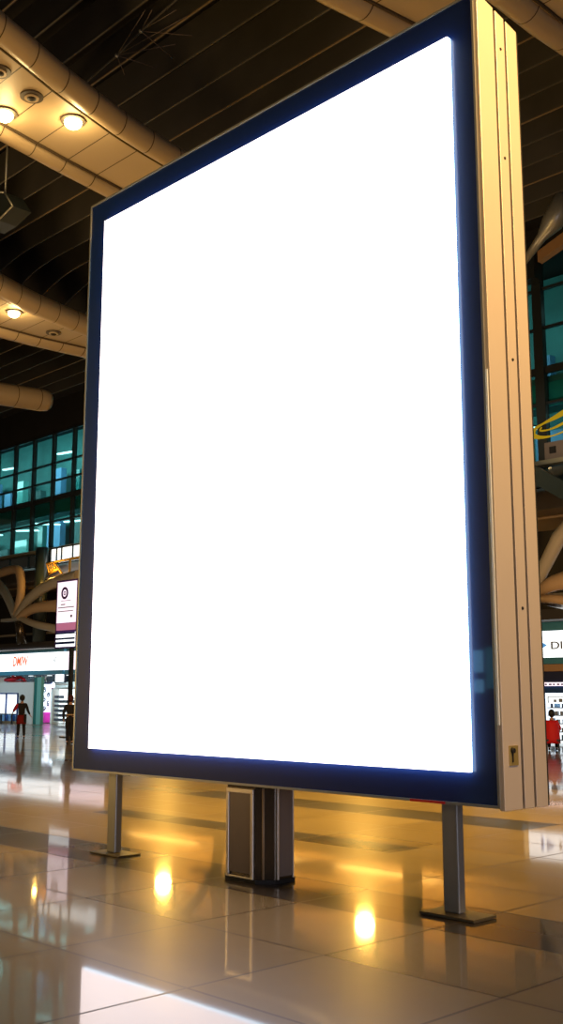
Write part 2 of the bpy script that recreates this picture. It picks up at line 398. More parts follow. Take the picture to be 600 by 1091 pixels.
# ------------------------------------------------------------------ beige soffit bands
def seamed(src, w0, pitch):
    m = src.copy(); nt = m.node_tree; b = nt.nodes['Principled BSDF']; N = nt.nodes.new; L = nt.links.new
    old = b.inputs['Base Color'].links[0].from_socket
    g = N('ShaderNodeNewGeometry'); s = N('ShaderNodeSeparateXYZ'); L(g.outputs['Position'], s.inputs[0]); v = s.outputs[1]
    for op, c in (('SUBTRACT', w0-.014), ('DIVIDE', pitch), ('FRACT', 0), ('LESS_THAN', .028/pitch)):
        n = N('ShaderNodeMath'); n.operation = op; L(v, n.inputs[0]); n.inputs[1].default_value = c; v = n.outputs[0]
    x = N('ShaderNodeMix'); x.data_type = 'RGBA'; L(v, x.inputs[0]); L(old, x.inputs[6]); x.inputs[7].default_value = (.05, .033, .018, 1)
    L(x.outputs[2], b.inputs['Base Color'])
    return m
def band(label, ta, tb, wa, wb, z, r, pitch=.95, w0=0, side=(1, 1)):
    """ta: edge nearest +u, tb: other edge; both tables of (w, u)."""
    mid = (ip(ta, (wa+wb)/2)+ip(tb, (wa+wb)/2))/2
    t = empty('ceiling_bulkhead', (mid, (wa+wb)/2, z), label, 'ceiling bulkhead')
    n = int((wb-wa)/.25)+1; ws = [wa + (wb-wa)*k/n for k in range(n+1)]
    m = MB()
    a = [m.bm.verts.new((ip(ta, w)-r*1.25, w, z)) for w in ws]; b = [m.bm.verts.new((ip(tb, w)+r*1.25, w, z)) for w in ws]
    a2 = [m.bm.verts.new((ip(ta, w)-r*1.25, w, z+.5)) for w in ws]; b2 = [m.bm.verts.new((ip(tb, w)+r*1.25, w, z+.5)) for w in ws]
    for k in range(n):
        for P, Q in ((a, b), (a2, b2), (a, a2), (b, b2)): m.bm.faces.new((P[k], P[k+1], Q[k+1], Q[k]))
    for k in (0, n): m.bm.faces.new((a[k], b[k], b2[k], a2[k]))
    m.build('soffit', seamed(M['soffit'], w0, pitch), t)
    for tab, sg in ((ta, -1), (tb, 1)):
        MB().tube([(ip(tab, w)+sg*r, w, z+r*.35) for w in ws], r, 20).build('edge_tube', seamed(M['tube'], w0, pitch), t)
        MB().tube([(ip(tab, w)+sg*r*2.15, w, z-.02) for w in ws], .035, 6).build('shadow_gap', 'seam', t)
    return t
T1a = [(6, -15.5), (8.81, -16.62), (9.85, -17.0), (10.7, -17.33), (11.54, -17.6), (12.69, -17.95), (13.55, -18.15), (14.5, -18.33), (17, -18.7), (20, -18.95)]
T1b = [(6, -19.3), (8, -19.9), (10.9, -20.47), (12.5, -20.8), (14.4, -21.15), (17, -21.45), (20, -21.6)]
b1 = band('beige panelled ceiling band with rounded edges and two glowing lamps, upper left', T1a, T1b, 6, 20, 14, .27, .92, 9.83)
T2a = [(13, -27.2), (15.37, -28.26), (16.3, -28.65), (17.1, -28.95), (18.8, -29.42), (19.3, -29.52), (22, -29.9), (25, -30.1)]
T2b = [(13, -32.4), (17.75, -32.5), (18.85, -32.52), (21.2, -32.35), (25, -32.1)]
b2 = band('beige curved ceiling band with one glowing lamp, left of the display middle', T2a, T2b, 13, 25, 14, .36, .88, 16.35)
Tca = [(5, -5), (14.6, -5)]; Tcb = [(5, -12.4), (12.6, -12.1), (14.6, -11.86)]
b3 = band('beige panelled ceiling band showing above the top edge of the display', Tca, Tcb, 5, 14.6, 14, .27, 1.2, 12.2)
Tra = [(14.6, -4), (24, -4)]; Trb = [(14.6, -9.98), (16.1, -10.0), (17.3, -9.95), (24, -9.6)]
b4 = band('beige ceiling band with rounded edge at the top right corner', Tra, Trb, 14.62, 24, 14, .30, 1.2, 15.6)
# short tube end of a third band
t = empty('ceiling_bulkhead', (-37, 20, 13.8), 'short beige tube end of a lower ceiling band at far left', 'ceiling bulkhead')
pts = [(-38.4, 15, 13.45), (-37.9, 18, 13.45), (-37.5, 20.5, 13.45), (-37.15, 22.3, 13.45), (-37.1, 22.55, 13.45), (-37.07, 22.7, 13.45)]
MB().tube(pts, [.46, .46, .46, .46, .42, .28], 20).build('edge_tube', seamed(M['tube'], 16.4, .95), t)
# lamps and round speakers in the soffits
def downlight(u, w, z, label, e=60):
    t = empty('ceiling_lamp', (u, w, z), label, 'ceiling lamp', None)
    MB().lathe((u, w, z), [(.27, -.03), (.27, .02), (.2, .03)], 28).build('trim_ring', 'ring', t)
    MB().ball((u, w, z-.05), .19, (1, 1, .75)).build('bulb', 'lamp', t)
    l = light('POINT', (u, w, z-.42), e, (1, .68, .28), shadow_soft_size=.15); l.parent = t
    l.matrix_parent_inverse = Matrix.Translation(t.location).inverted()
    return t
downlight(-18.65, 11.7, 13.99, 'glowing round lamp in the upper left ceiling band, the one nearer the display', 50)
downlight(-19.42, 10.47, 13.99, 'glowing round lamp at the left frame edge in the upper left ceiling band', 50)
downlight(-30.14, 16.94, 13.99, 'glowing round lamp in the second, lower ceiling band', 50)
for (u, w, r, lb) in ((-18.43, 10.54, .24, 'dark round unlit fitting beside the glowing lamp in the upper left band'),
                     (-18.07, 9.58, .24, 'dark round unlit fitting at the left frame edge in the upper left band'),
                     (-31.0, 18.98, .26, 'dark round unlit fitting in the second, lower ceiling band')):
    t = empty('ceiling_speaker', (u, w, 13.98), lb, 'ceiling speaker')
    MB().lathe((u, w, 13.98), [(r, -.02), (r, .02), (r*.9, .03)], 28).build('outer_ring', 'ring', t)
    MB().lathe((u, w, 13.965), [(r*.62, -.035), (r*.62, .0), (r*.5, .01)], 28).build('inner_ring', 'tube', t)
    MB().ball((u, w, 13.94), r*.42, (1, 1, .5)).build('cone', 'groove', t)

# hanging loudspeaker at the left edge
t = empty('hanging_loudspeaker', (-22.3, 12, 13.3), 'dark angular box with pale edges hanging at the left frame edge', 'loudspeaker')
P = [(-22.9, 12, 13.95), (-22.05, 12, 13.62), (-21.63, 12, 13.12), (-22.3, 12, 12.98), (-22.9, 12, 12.98)]
MB().prism(P, (0, .5, 0)).build('cabinet', 'mull', t)
m = MB()
for a, b in zip(P, P[1:]+P[:1]): m.tube([Vector(a)-Vector((0, .01, 0)), Vector(b)-Vector((0, .01, 0))], .02, 6)
m.build('edge_trim', 'silver', t)
MB().tube([(-22.4, 12.2, 13.7), (-22.4, 12.2, 17.0)], .025, 8).build('hanger', 'silver', t)

# ------------------------------------------------------------------ zone between shops and gallery
m = MB(); m.box((-95, 31.6, 4.15), (0, 38.6, 4.5)); struct(m.build('trim_4', 'roofslab'), 'dark flat roof over the shops', 'trim')
m = MB(); m.box((-95, 34.8, 4.5), (0, 35.0, 9.6)); struct(m.build('wall_recess', 'dark'), 'dark recessed wall between shops and gallery', 'wall')
m = MB(); m.prism([(-95, 31.6, 7.9), (-95, 33.2, 9.0), (-95, 35, 9.0), (-95, 35, 7.7)], (95, 0, 0)); struct(m.build('trim_5', 'taupe'), 'dark curved soffit under the gallery', 'trim')
MB().tube([(-95, 32.2, 7.72), (0, 32.2, 7.72)], .05, 8).build('pipe_rail', 'wedge')
tag(bpy.data.objects['pipe_rail'], 'long thin tan pipe running under the gallery soffit', 'pipe')
m = MB(); m.box((-95, 32.6, 5.0), (0, 32.8, 5.12)); o = m.build('cable_tray', 'strut'); tag(o, 'long pale horizontal rail just above the shop roofs', 'rail')

def tree_column(du, label, full=True):
    t = empty('branching_strut', (-52.6+du, 31.2, 4.5), label, 'strut')
    J = Vector((-52.6+du, 30.6, 5.85))
    def br(pts, rad, nm='branch', mt='strut'):
        P = [Vector((p[0]+du, p[1], p[2])) for p in pts]
        # smooth the path
        out = []
        for k in range(len(P)-1):
            p0 = P[max(k-1, 0)]; p1 = P[k]; p2 = P[k+1]; p3 = P[min(k+2, len(P)-1)]
            for q in range(6):
                s = q/6; out.append(.5*((2*p1)+(-p0+p2)*s+(2*p0-5*p1+4*p2-p3)*s*s+(-p0+3*p1-3*p2+p3)*s**3))
        out.append(P[-1]); n = len(out)
        MB().tube(out, [rad[0]+(rad[1]-rad[0])*k/(n-1) for k in range(n)], 16).build(nm, mt, t)
    br([(-52.6, 30.6, 5.85), (-51.3, 30.6, 6.8), (-49.6, 30.8, 7.45), (-47.6, 31.2, 7.75)], (.22, .34))
    br([(-52.4, 30.6, 5.8), (-50.8, 30.7, 6.25), (-48.6, 31.2, 6.25), (-46.0, 31.6, 6.1)], (.2, .42), mt='wedge')
    br([(-52.3, 30.6, 5.8), (-50.6, 30.6, 5.35), (-48.4, 31, 5.0), (-46.5, 31.3, 5.0)], (.16, .26))
    br([(-52.65, 30.6, 5.9), (-52.3, 30.6, 7.1), (-52.6, 30.7, 8.1), (-53.3, 30.8, 8.55), (-55.5, 31, 8.5)], (.22, .26), mt='wedge')
    br([(-52.8, 30.6, 5.9), (-54.2, 30.7, 7.3), (-56.5, 31, 8.4)], (.2, .3), mt='silver')
    MB().box((J.x-1.4, 30.4, 5.62), (J.x+.3, 30.9, 5.78)).build('shoe', 'silver', t)
    MB().tube([(J.x, 31.0, 4.4), (J.x, 30.7, 5.8)], [.3, .22], 16).build('stub', 'darkmetal', t)
tree_column(0, 'pale tubular branching strut above the left shop sign, beside the hanging screens')
tree_column(16.8, 'pale tubular branching strut mostly hidden behind the big display')
t = empty('branching_strut', (-18.5, 30.6, 4.5), 'pale tubular branching strut above the right shop sign, right of the display', 'strut')
for pts, rad, mt in (([(-18.45, 28.6, 4.75), (-17.9, 28.4, 5.45), (-17.2, 28.2, 6.3), (-16.3, 28.2, 7.1), (-15, 28.4, 7.9)], (.17, .20, .23, .25, .28), 'strut'),
                     ([(-18.4, 28.6, 4.75), (-17.6, 28.5, 5.0), (-16.6, 28.5, 5.15), (-15, 28.6, 5.2)], (.14, .24, .33, .4), 'wedge'),
                     ([(-18.4, 28.6, 4.6), (-17.5, 28.5, 4.5), (-16.5, 28.5, 4.3), (-15, 28.6, 4.2)], (.12, .14, .16, .2), 'wedge')):
    MB().tube(pts, list(rad), 18).build('branch', mt, t)
MB().tube([(-18.6, 31.7, 4.5), (-18.45, 28.6, 4.65)], [.22, .16], 16).build('stub', 'darkmetal', t)
for du, lb in ((0, 'dark glossy round column rising to the gallery at left'), (26, 'dark glossy round column hidden behind the display')):
    o = MB().tube([(-51.9+du, 31.6, 4.5), (-51.9+du, 31.6, 9.7)], .36, 24).build('round_column', 'colglass'); tag(o, lb, 'column')
# things seen at right, near the tall mullion
t = empty('ceiling_strut', (-16.9, 28, 16.5), 'silver funnel-headed roof strut at the upper right', 'strut')
MB().tube([(-17.9, 28, 15.2), (-17.2, 28, 15.85), (-16.8, 28, 16.2), (-16.3, 28.1, 16.9)], [.10, .16, .34, .40], 18).build('funnel', 'silver', t)
MB().tube([(-16.3, 28.1, 16.9), (-15.8, 28.2, 17.8), (-15.6, 28.2, 18.8)], [.38, .28, .28], 18).build('stem', 'fin', t)
t = empty('roof_bracket', (-18.5, 31.5, 17), 'tan angled roof beams above the right gallery glass', 'beam')
MB().prism([(-20.1, 32.4, 17.6), (-20.1, 32.4, 17.2), (-16, 31.0, 17.6), (-16, 31.0, 18.1)], (0, .3, .0)).build('beam', 'wood', t)
MB().prism([(-22.0, 32.4, 17.3), (-22, 32.4, 16.95), (-20.75, 32.4, 17.25), (-20.75, 32.4, 17.6)], (0, .3, .0)).build('beam', 'wood', t)
MB().box((-20.8, 32.3, 16.6), (-20.2, 32.8, 18.0)).build('post', 'mull', t)
# blue slanting panel and box under the right glass
t = empty('slanting_brace', (-19, 32.2, 8.6), 'blue-grey slanting panel under the right gallery glass', 'panel')
MB().prism([(-21.3, 31.3, 9.65), (-20.3, 31.3, 9.65), (-17.5, 31.3, 7.9), (-17.5, 31.3, 7.2)], (0, .25, 0)).build('panel', 'spandrel', t)
MB().prism([(-21.5, 31.4, 9.65), (-20.9, 31.4, 9.65), (-20.9, 31.4, 6.6), (-21.5, 31.4, 6.6)], (0, .3, 0)).build('post', 'colglass', t)
t = empty('wall_box', (-20.0, 32.8, 10.2), 'grey panel with a small dark square below the yellow swoosh', 'panel')
MB().box((-20.45, 32.86, 9.9), (-17.5, 32.9, 10.55)).build('panel', 'taupe', t)
MB().box((-20.22, 32.8, 10.12), (-19.98, 32.86, 10.36)).build('cover', 'groove', t)
# yellow swoosh on the glass
t = empty('swoosh_logo', (-20.3, 32.85, 11), 'yellow looping swoosh emblem on the glass right of the display', 'emblem')
def ribbon(name, mat, pts, wds, off):
    m = MB(); P = []
    for k in range(len(pts)-1):
        p0, p1, p2, p3 = [Vector(pts[min(max(k+d, 0), len(pts)-1)]) for d in (-1, 0, 1, 2)]
        for q in range(8):
            s = q/8; P.append((.5*((2*p1)+(-p0+p2)*s+(2*p0-5*p1+4*p2-p3)*s*s+(-p0+3*p1-3*p2+p3)*s**3), wds[k]+(wds[k+1]-wds[k])*s))
    P.append((Vector(pts[-1]), wds[-1])); L = []; R = []
    for k, (p, wd) in enumerate(P):
        tg = (P[min(k+1, len(P)-1)][0]-P[max(k-1, 0)][0]).normalized(); nn = Vector((-tg.y, tg.x))
        L.append(p+nn*wd/2); R.append(p-nn*wd/2)
    for dy in (0, .02):
        vl = [m.bm.verts.new((p.x, 32.84+off+dy, p.y)) for p in L]; vr = [m.bm.verts.new((p.x, 32.84+off+dy, p.y)) for p in R]
        for k in range(len(vl)-1): m.bm.faces.new((vl[k], vl[k+1], vr[k+1], vr[k]))
        if dy == 0: a, b = vl, vr
    for k in range(len(a)-1):
        m.bm.faces.new((a[k], a[k+1], vl[k+1], vl[k])); m.bm.faces.new((b[k], b[k+1], vr[k+1], vr[k]))
    m.build(name, mat, t)
ribbon('outer_stroke', 'yellow', [(-18.4, 12.0), (-19.66, 11.5), (-20.44, 11.27), (-20.8, 11.12), (-20.86, 10.9), (-20.55, 10.78), (-20.08, 10.76), (-19.5, 10.86), (-18.4, 11.1)], [.3, .2, .07, .13, .2, .12, .05, .06, .1], 0)
ribbon('inner_stroke', 'yellow', [(-18.6, 11.45), (-19.7, 11.1), (-20.2, 11.0), (-20.55, 11.02), (-20.5, 11.14)], [.12, .1, .05, .07, .05], -.03)

# amber lattice booth at the left, under the glass
t = empty('lit_booth', (-50, 32, 8.9), 'brightly lit glazed booth under the gallery above the hanging screens', 'booth')
MB().box((-51.6, 32.0, 8.92), (-47, 32.5, 9.66)).build('lit_glazing', 'litpane', t)
m = MB()
for u in (-51.6, -51.0, -50.5, -49.4, -48.6): m.box((u-.03, 31.93, 8.85), (u+.03, 32.0, 9.7))
m.box((-51.6, 31.93, 8.82), (-47, 32.0, 8.92)); m.box((-51.6, 31.93, 9.6), (-47, 32, 9.68)); m.build('frame', 'mull', t)
t = empty('amber_lattice', (-50, 31.7, 8.2), 'amber-lit steel bracket and struts under the lit booth', 'bracket')
MB().tube([(-50.6, 31.6, 8.75), (-49.25, 31.6, 7.65)], .07, 10).build('diagonal_strut', 'lattice', t)
MB().tube([(-49.05, 31.6, 8.85), (-49.1, 31.6, 7.6)], .07, 10).build('vertical_strut', 'lattice', t)
MB().tube([(-53.2, 31.6, 7.5), (-48, 31.6, 7.7)], .05, 10).build('bottom_chord', 'lattice', t)
MB().tube([(-51.4, 31.6, 8.78), (-48, 31.6, 8.85)], .06, 10).build('top_chord', 'lattice', t)
m = MB()
for k in range(5): m.tube([(-51.4+k*.22, 31.6, 8.75), (-51.2+k*.2, 31.7, 8.15+.05*k)], .045, 8)
m.tube([(-51.3, 31.7, 8.2), (-50.3, 31.7, 8.4)], .07, 8); m.build('fan_ribs', 'lattice', t)
l = light('POINT', (-50.4, 31.0, 8.3), 70, (1, .55, .1), shadow_soft_size=.1)

# floodlight fixtures belonging to the amber spots
for k, u in enumerate((-27.7, -33.6, -39.7, -47.65)):
    lb = 'amber glowing floodlight on the gallery ledge, far behind the display'
    t = empty('floodlight', (u, 31.0, 7.0), lb, 'floodlight', 'amber floodlights behind the display')
    z = 6.65
    MB().lathe((u, 31.3, z), [(.10, .34), (.2, .1), (.22, 0)], 20, 'y').build('housing', 'mull', t)
    MB().ball((u, 31.28, z), .2, (1, .5, 1)).build('lens', 'flood', t)
    MB().box((u-.03, 31.62, z), (u+.03, 31.7, 7.93)).build('bracket', 'mull', t)

# ------------------------------------------------------------------ shops
def fascia(a, b, mat, label, z0=2.98, z1=3.98):
    t = empty('shop_sign', ((a+b)/2, 32.8, z0), label, 'shop sign')
    MB().box((a, 32.8, z0), (b, 33.2, z1)).build('lit_panel', mat, t)
    MB().box((a, 32.76, z1), (b, 33.2, 4.15)).build('top_trim', 'teal', t)
    MB().box((a, 32.70, z0-.22), (b, 33.2, z0)).build('bottom_trim', 'teal', t)
    return t
t = fascia(-72, -51.2, 'sign', 'long white lit shop sign with thin orange letters, far left')
text('letters', 'DMIW', (-56.62, 32.79, 3.28), .78, 'orange', t, .008, .15, 1.66)
text('mark', '//', (-52.25, 32.79, 3.45), .36, 'greyl', t, .008, .1, .3)
fascia(-50.9, -47.2, 'signpink', 'short pinkish white lit shop sign at the left edge of the display')
fascia(-47.0, -21.9, 'timber', 'timber fascia wholly behind the display')
m = MB(); m.box((-47, 34.5, 4.5), (-22.5, 34.7, 9.0)); struct(m.build('wall_amber_bounce', 'timber'), 'added unseen timber-toned wall that feeds the amber floor reflection', 'wall')  # hidden wall added as an amber reflector for the floor
t = fascia(-21.7, -12, 'sign', 'white lit shop sign with blue triangle and grey letters at right', 2.93, 3.85)
m = MB(); m.prism([(-20.98, 32.78, 3.18), (-20.64, 32.78, 3.36), (-20.98, 32.78, 3.54)], (0, .015, 0)); m.build('triangle_mark', 'bluel', t)
m = MB(); m.prism([(-21.2, 32.775, 3.12), (-21.1, 32.775, 3.12), (-21.1, 32.775, 3.5), (-21.2, 32.775, 3.56)], (0, .012, 0)); m.build('bar_mark', 'bluel', t)
text('letters', 'DIIC', (-20.52, 32.79, 3.22), .37, 'greyl', t, .008, 0, .95)

# left shop: ceiling strip lights zone and dark upper band
t = empty('shop_canopy', (-60, 34, 2.5), 'dark grey-blue shop canopy with silver cross-braces, far left', 'canopy')
MB().box((-72, 34.2, 2.36), (-47, 34.4, 2.95)).build('upper_panel', 'spandrel', t)
for (a, b) in ((-56.0, -55.3), (-55.2, -54.9), (-54.6, -55.2), (-55.9, -55.4), (-54.8, -54.7)): MB().tube([(a, 33.9, 2.72), (b, 33.9, 2.38)], .03, 6).build('cross_brace', 'silver', t)
for u in range(-60, -48, 2): MB().box((u, 33.5, 2.70), (u+.3, 33.65, 2.73)).build('spot_strip', 'litpane', t)
o = MB().tube([(-58.1, 33.2, 2.50), (-57.3, 33.2, 2.54), (-56.4, 33.2, 2.64), (-55.9, 33.2, 2.49)], [.10, .14, .09, .07], 10).build('red_toy_arm', 'redcloth')
t = empty('red_display_figure', (-57.2, 33.3, 2.36), 'red figure-like display on top of the pale partition, far left', 'shop display')
o.name = 'arm'; o.parent = t; o.matrix_parent_inverse = Matrix.Translation(t.location).inverted()
MB().tube([(-57.35, 33.3, 2.36), (-57.4, 33.3, 2.66), (-57.5, 33.3, 2.86)], [.16, .12, .05], 12).build('body', 'redcloth', t)
MB().box((-57.6, 33.1, 2.36), (-56.0, 33.4, 2.44)).build('base', 'darkred', t)
o = MB().box((-58.95, 33.0, 2.36), (-58.35, 33.4, 2.66)).build('white_carton', 'white'); tag(o, 'small white carton on the pale partition at the left frame edge', 'box')

t = empty('pale_partition', (-57, 33.2, 0), 'pale free-standing partition with a blue-framed lit window, far left', 'partition')
m = MB(); m.box((-62, 33.0, 0), (-54.55, 33.5, .12)); m.box((-62, 33.0, 1.72), (-54.55, 33.5, 2.35)); m.box((-56.15, 33.0, .12), (-54.55, 33.5, 1.72)); m.build('wall_panel', 'palewall', t)
m = MB(); m.box((-62, 33.02, .52), (-56.2, 33.1, 1.66)); m.build('lit_window', 'litpane', t)
m = MB()
for u in (-62, -59.9, -57.55, -56.26): m.box((u, 32.94, .12), (u+.09, 33.02, 1.72))
m.box((-62, 32.94, 1.66), (-56.17, 33.02, 1.74)); m.build('window_frame', 'blueframe', t)
for u in (-61.3, -60.4, -59.3, -58.6, -57.7, -56.9): MB().box((u, 33.1, .12), (u+.14, 33.16, .5)).build('lower_slat', 'bluebeam', t)
MB().box((-62, 33.2, .12), (-56.2, 33.25, .5)).build('lower_panel', 'goodsb', t)
t2 = empty('shop_bench', (-58, 32.6, 0), 'narrow dark counter shelf in front of the lit window, far left', 'counter')
MB().box((-61.8, 32.35, .50), (-56.0, 32.8, .56)).build('top', 'mull', t2)
for u in (-61.6, -59.4, -57.3, -56.1): MB().box((u-.03, 32.55, 0), (u+.03, 32.62, .5)).build('leg', 'mull', t2)
t = empty('glass_pier', (-54, 33, 0), 'teal glass corner pier beside the pale partition', 'pier')
MB().box((-54.5, 33.0, 0), (-54.22, 33.35, 2.62)).build('dark_side', 'tealdark', t)
MB().box((-54.2, 33.0, 0), (-53.75, 33.2, 2.62)).build('light_side', 'tealglass', t)
# back of the open shop
m = MB(); m.box((-66, 37.9, 0), (-46, 38, 2.95)); struct(m.build('wall_shop', 'palewall'), 'pale rear wall of the open shop at left', 'wall')
m = MB(); m.box((-62, 34.5, 2.84), (-46, 38, 2.94)); struct(m.build('trim_6', 'white'), 'white shop soffit', 'trim')
t = empty('graphic_panel', (-56.6, 35.2, 0), 'white panel covered with black scrolling ornament inside the left shop', 'panel')
MB().box((-57.3, 35.2, 0), (-56.0, 35.3, 2.35)).build('board', 'litpane', t)
m = MB()
for k in range(5):
    cx = -56.85+.42*(k % 2); cz = .78+.3*k
    m.tube([(cx+.17*(1-q/14)*math.cos(q*.62+k), 35.16, cz+.2*(1-q/14)*math.sin(q*.62+k)) for q in range(13)], .035, 6)
m.build('ornament', 'goods', t)
t = empty('magenta_plinth', (-56.1, 34.9, 0), 'magenta plinth in front of the ornamented white panel', 'plinth')
MB().box((-56.75, 34.5, .03), (-55.68, 35.1, .62)).build('box', 'magenta', t, .02)
MB().box((-56.7, 34.55, 0), (-55.72, 35.05, .03)).build('plinth_foot', 'mull', t)
o = MB().box((-56.5, 34.6, 2.24), (-55.3, 34.7, 2.84)).build('hanging_banner', 'navy'); tag(o, 'dark navy panel hanging in the left shop entrance', 'panel')
t = empty('hanging_monitor', (-52.55, 33.9, 2.3), 'small lit monitor on a white arm hanging in the left shop', 'monitor')
MB().box((-53.95, 34.0, 2.30), (-52.90, 34.1, 2.84)).build('bezel', 'goods', t)
MB().box((-53.85, 33.97, 2.36), (-53.00, 34.0, 2.78)).build('screen', 'litpane', t)
MB().tube([(-54.05, 34.05, 2.35), (-53.85, 34.05, 2.22), (-52.75, 34.05, 2.22)], .04, 8).build('arm', 'white', t)
MB().tube([(-53.4, 34.05, 2.8), (-53.4, 34.08, 2.9), (-53.4, 34.21, 2.93)], .03, 8).build('hanger', 'mull', t)
t = empty('shelf_unit', (-53.05, 34, 0), 'white display shelf unit with rows of dark goods in the left shop', 'shelf unit')
m = MB(); m.box((-54.95, 34.4, 0), (-54.75, 34.9, 2.05)); m.box((-52.45, 34.4, 0), (-52.25, 34.9, 2.05)); m.box((-54.95, 34.4, 1.95), (-52.25, 34.9, 2.05)); m.build('frame', 'white', t)
MB().box((-54.75, 34.85, .05), (-52.45, 34.9, 1.95)).build('back_panel', 'litpane', t)
zs = [.12, .38, .64, .90, 1.16, 1.42]
for z in zs: MB().box((-54.75, 34.45, z), (-52.45, 34.85, z+.03)).build('shelf', 'white', t)
g0 = MB().box((-.14, -.12, 0), (.14, .12, .14)).build('goods_box', 'goods'); first = True
for r, z in enumerate(zs):
    u = -54.55
    while u < -52.65:
        if r == 5 and u > -53.95: break
        o = g0 if first else g0.copy()
        if not first: C.objects.link(o)
        first = False
        o.location = (u, 34.62, z+.03); tag(o, 'small dark boxed goods on the white shelf unit in the left shop', 'box', 'goods on the left shop shelves')
        u += .34
# right shop
t = empty('storefront', (-18, 33, 2), 'right shop front with wooden beam over navy panels', 'shop front')
MB().box((-21.7, 32.75, 2.46), (-12, 33.1, 2.70)).build('wood_beam', 'wood', t)
MB().box((-20.95, 32.70, 2.53), (-20.80, 32.75, 2.64)).build('small_fitting', 'mull', t)
MB().box((-21.7, 32.9, 2.1), (-12, 33.1, 2.46)).build('navy_panel', 'navy', t)
MB().box((-21.7, 32.86, 1.96), (-12, 33.1, 2.08)).build('caption_strip', 'signpink', t)
m = MB(); u = -21.0
while u < -17: m.box((u, 32.845, 1.99), (u+.07+.05*random.random(), 32.86, 2.04)); u += .16
m.build('caption_marks', 'blueframe', t)
MB().box((-21.7, 32.9, 1.72), (-12, 33.1, 1.96)).build('blue_beam', 'bluebeam', t)
t = empty('shelf_unit', (-18, 33.3, 0), 'white lit gondola shelf with rows of goods behind the person in red', 'shelf unit')
MB().box((-21.6, 33.5, 0), (-14, 33.6, 1.72)).build('back_panel', 'litpane', t)
MB().box((-21.7, 33.0, 0), (-21.0, 33.1, 1.72)).build('end_panel', 'bluebeam', t)
zs = [.10, .38, .66, .94, 1.20]
for z in zs: MB().box((-20.95, 33.1, z), (-14, 33.5, z+.03)).build('shelf', 'goodsg', t)
protos = [MB().box((-.07, -.08, 0), (.07, .08, .17)).build('goods_packet', 'goodsb'), MB().box((-.05, -.06, 0), (.05, .06, .13)).build('goods_packet', 'goodsg'),
          MB().lathe((0, 0, 0), [(.045, 0), (.045, .12), (.02, .15), (.02, .19)], 12).build('goods_bottle', 'goods')]
used = [False]*3
for r, z in enumerate(zs):
    u = -20.85
    while u < -18.2:
        q = random.randrange(3); o = protos[q] if not used[q] else protos[q].copy()
        if used[q]: C.objects.link(o)
        used[q] = True; o.location = (u, 33.25, z+.03)
        nm = ['blue packet', 'grey packet', 'dark bottle'][q]
        tag(o, nm + ' standing on the right shop shelf', nm.split()[1], nm + 's on the right shop shelves'); u += .19+.05*random.random()
# magic-lettered price strips are plain bars on the top shelf
t2 = empty('shelf_header', (-19, 33.1, 1.4), 'white header board with grey outline on the right shop shelf', 'header board')
m = MB(); m.box((-20.9, 33.0, 1.36), (-17, 33.05, 1.62)); m.build('board', 'litpane', t2)  # white board made to glow, since little light reaches it
m = MB(); m.box((-20.84, 32.985, 1.58), (-17, 33.0, 1.60)); m.box((-20.84, 32.985, 1.38), (-20.81, 33.0, 1.6))
for k in range(9): m.box((-20.6+k*.2, 32.985, 1.41), (-20.5+k*.2+.04*(k % 2), 33.0, 1.50+.03*(k % 3)))
m.build('print', 'goodsg', t2)

# shops along the far left of the concourse side (seen mirrored in the bezel and floor)
t = empty('storefront', (-40, 34, 0), 'white lit shop front behind the display', 'shop front')
MB().box((-45.8, 37.0, 0), (-22, 37.2, 2.9)).build('rear_panel', 'palewall', t)
for k in (1, 6): MB().box((-45+k*3, 36.9, .8), (-43.4+k*3, 37.0, 2.3)).build('lit_case', 'litpane', t)

# a storefront behind the viewer, mirrored in the display's glass bezel
t = empty('storefront', (-17, -11, 0), 'storefront with blue lit screens behind the viewer, mirrored in the bezel', 'storefront')
MB().box((-24, -11.4, 0), (-12, -11.2, 4.0)).build('rear_panel', 'navy', t)
for (a, b, c, d) in ((-18.35, -17.65, 2.28, 2.88), (-18.35, -17.65, 1.72, 2.08)): MB().box((a, -11.2, c), (b, -11.1, d)).build('screen', 'bluescreen', t)
MB().box((-17.5, -11.2, 1.84), (-17.0, -11.1, 2.95)).build('lit_door', 'tealscreen', t)
# ------------------------------------------------------------------ hanging screens on a pole
t = empty('information_pole', (-37.0, 24, 0), 'tall slim pole carrying a lit portrait screen, left of the display', 'sign pole')
MB().box((-37.07, 23.98, .04), (-36.93, 24.12, 3.6)).build('pole', 'mull', t)
MB().box((-37.3, 23.8, 0), (-36.7, 24.3, .04)).build('base', 'plate', t)
MB().box((-38.12, 23.95, 3.5), (-36.5, 24.15, 6.26)).build('cabinet', 'purple', t, .01)
s = MB().box((-38.0, 23.93, 4.52), (-36.62, 23.95, 6.18)).build('upper_screen', 'signpink', t)
MB().box((-38.0, 23.93, 4.22), (-36.62, 23.95, 4.50)).build('pink_screen', 'pinkp', t)
s2 = MB().box((-38.0, 23.93, 3.56), (-36.62, 23.95, 4.14)).build('lower_screen', 'sign', t)
m = MB()
N_ = 28
for (r0, r1, cx, cz) in ((.15, .25, -37.45, 5.72), (.05, .085, -37.45, 5.72)):
    for k in range(N_):
        a, b = 2*PI*k/N_, 2*PI*(k+1)/N_
        m.prism([(cx+r0*math.cos(a), 23.915, cz+r0*math.sin(a)), (cx+r1*math.cos(a), 23.915, cz+r1*math.sin(a)), (cx+r1*math.cos(b), 23.915, cz+r1*math.sin(b)), (cx+r0*math.cos(b), 23.915, cz+r0*math.sin(b))], (0, .014, 0))
m.build('round_emblem', 'purple', t)
m = MB()
m.box((-37.9, 23.915, 5.12), (-36.75, 23.93, 5.155)); m.box((-37.9, 23.915, 4.97), (-36.8, 23.93, 5.0))
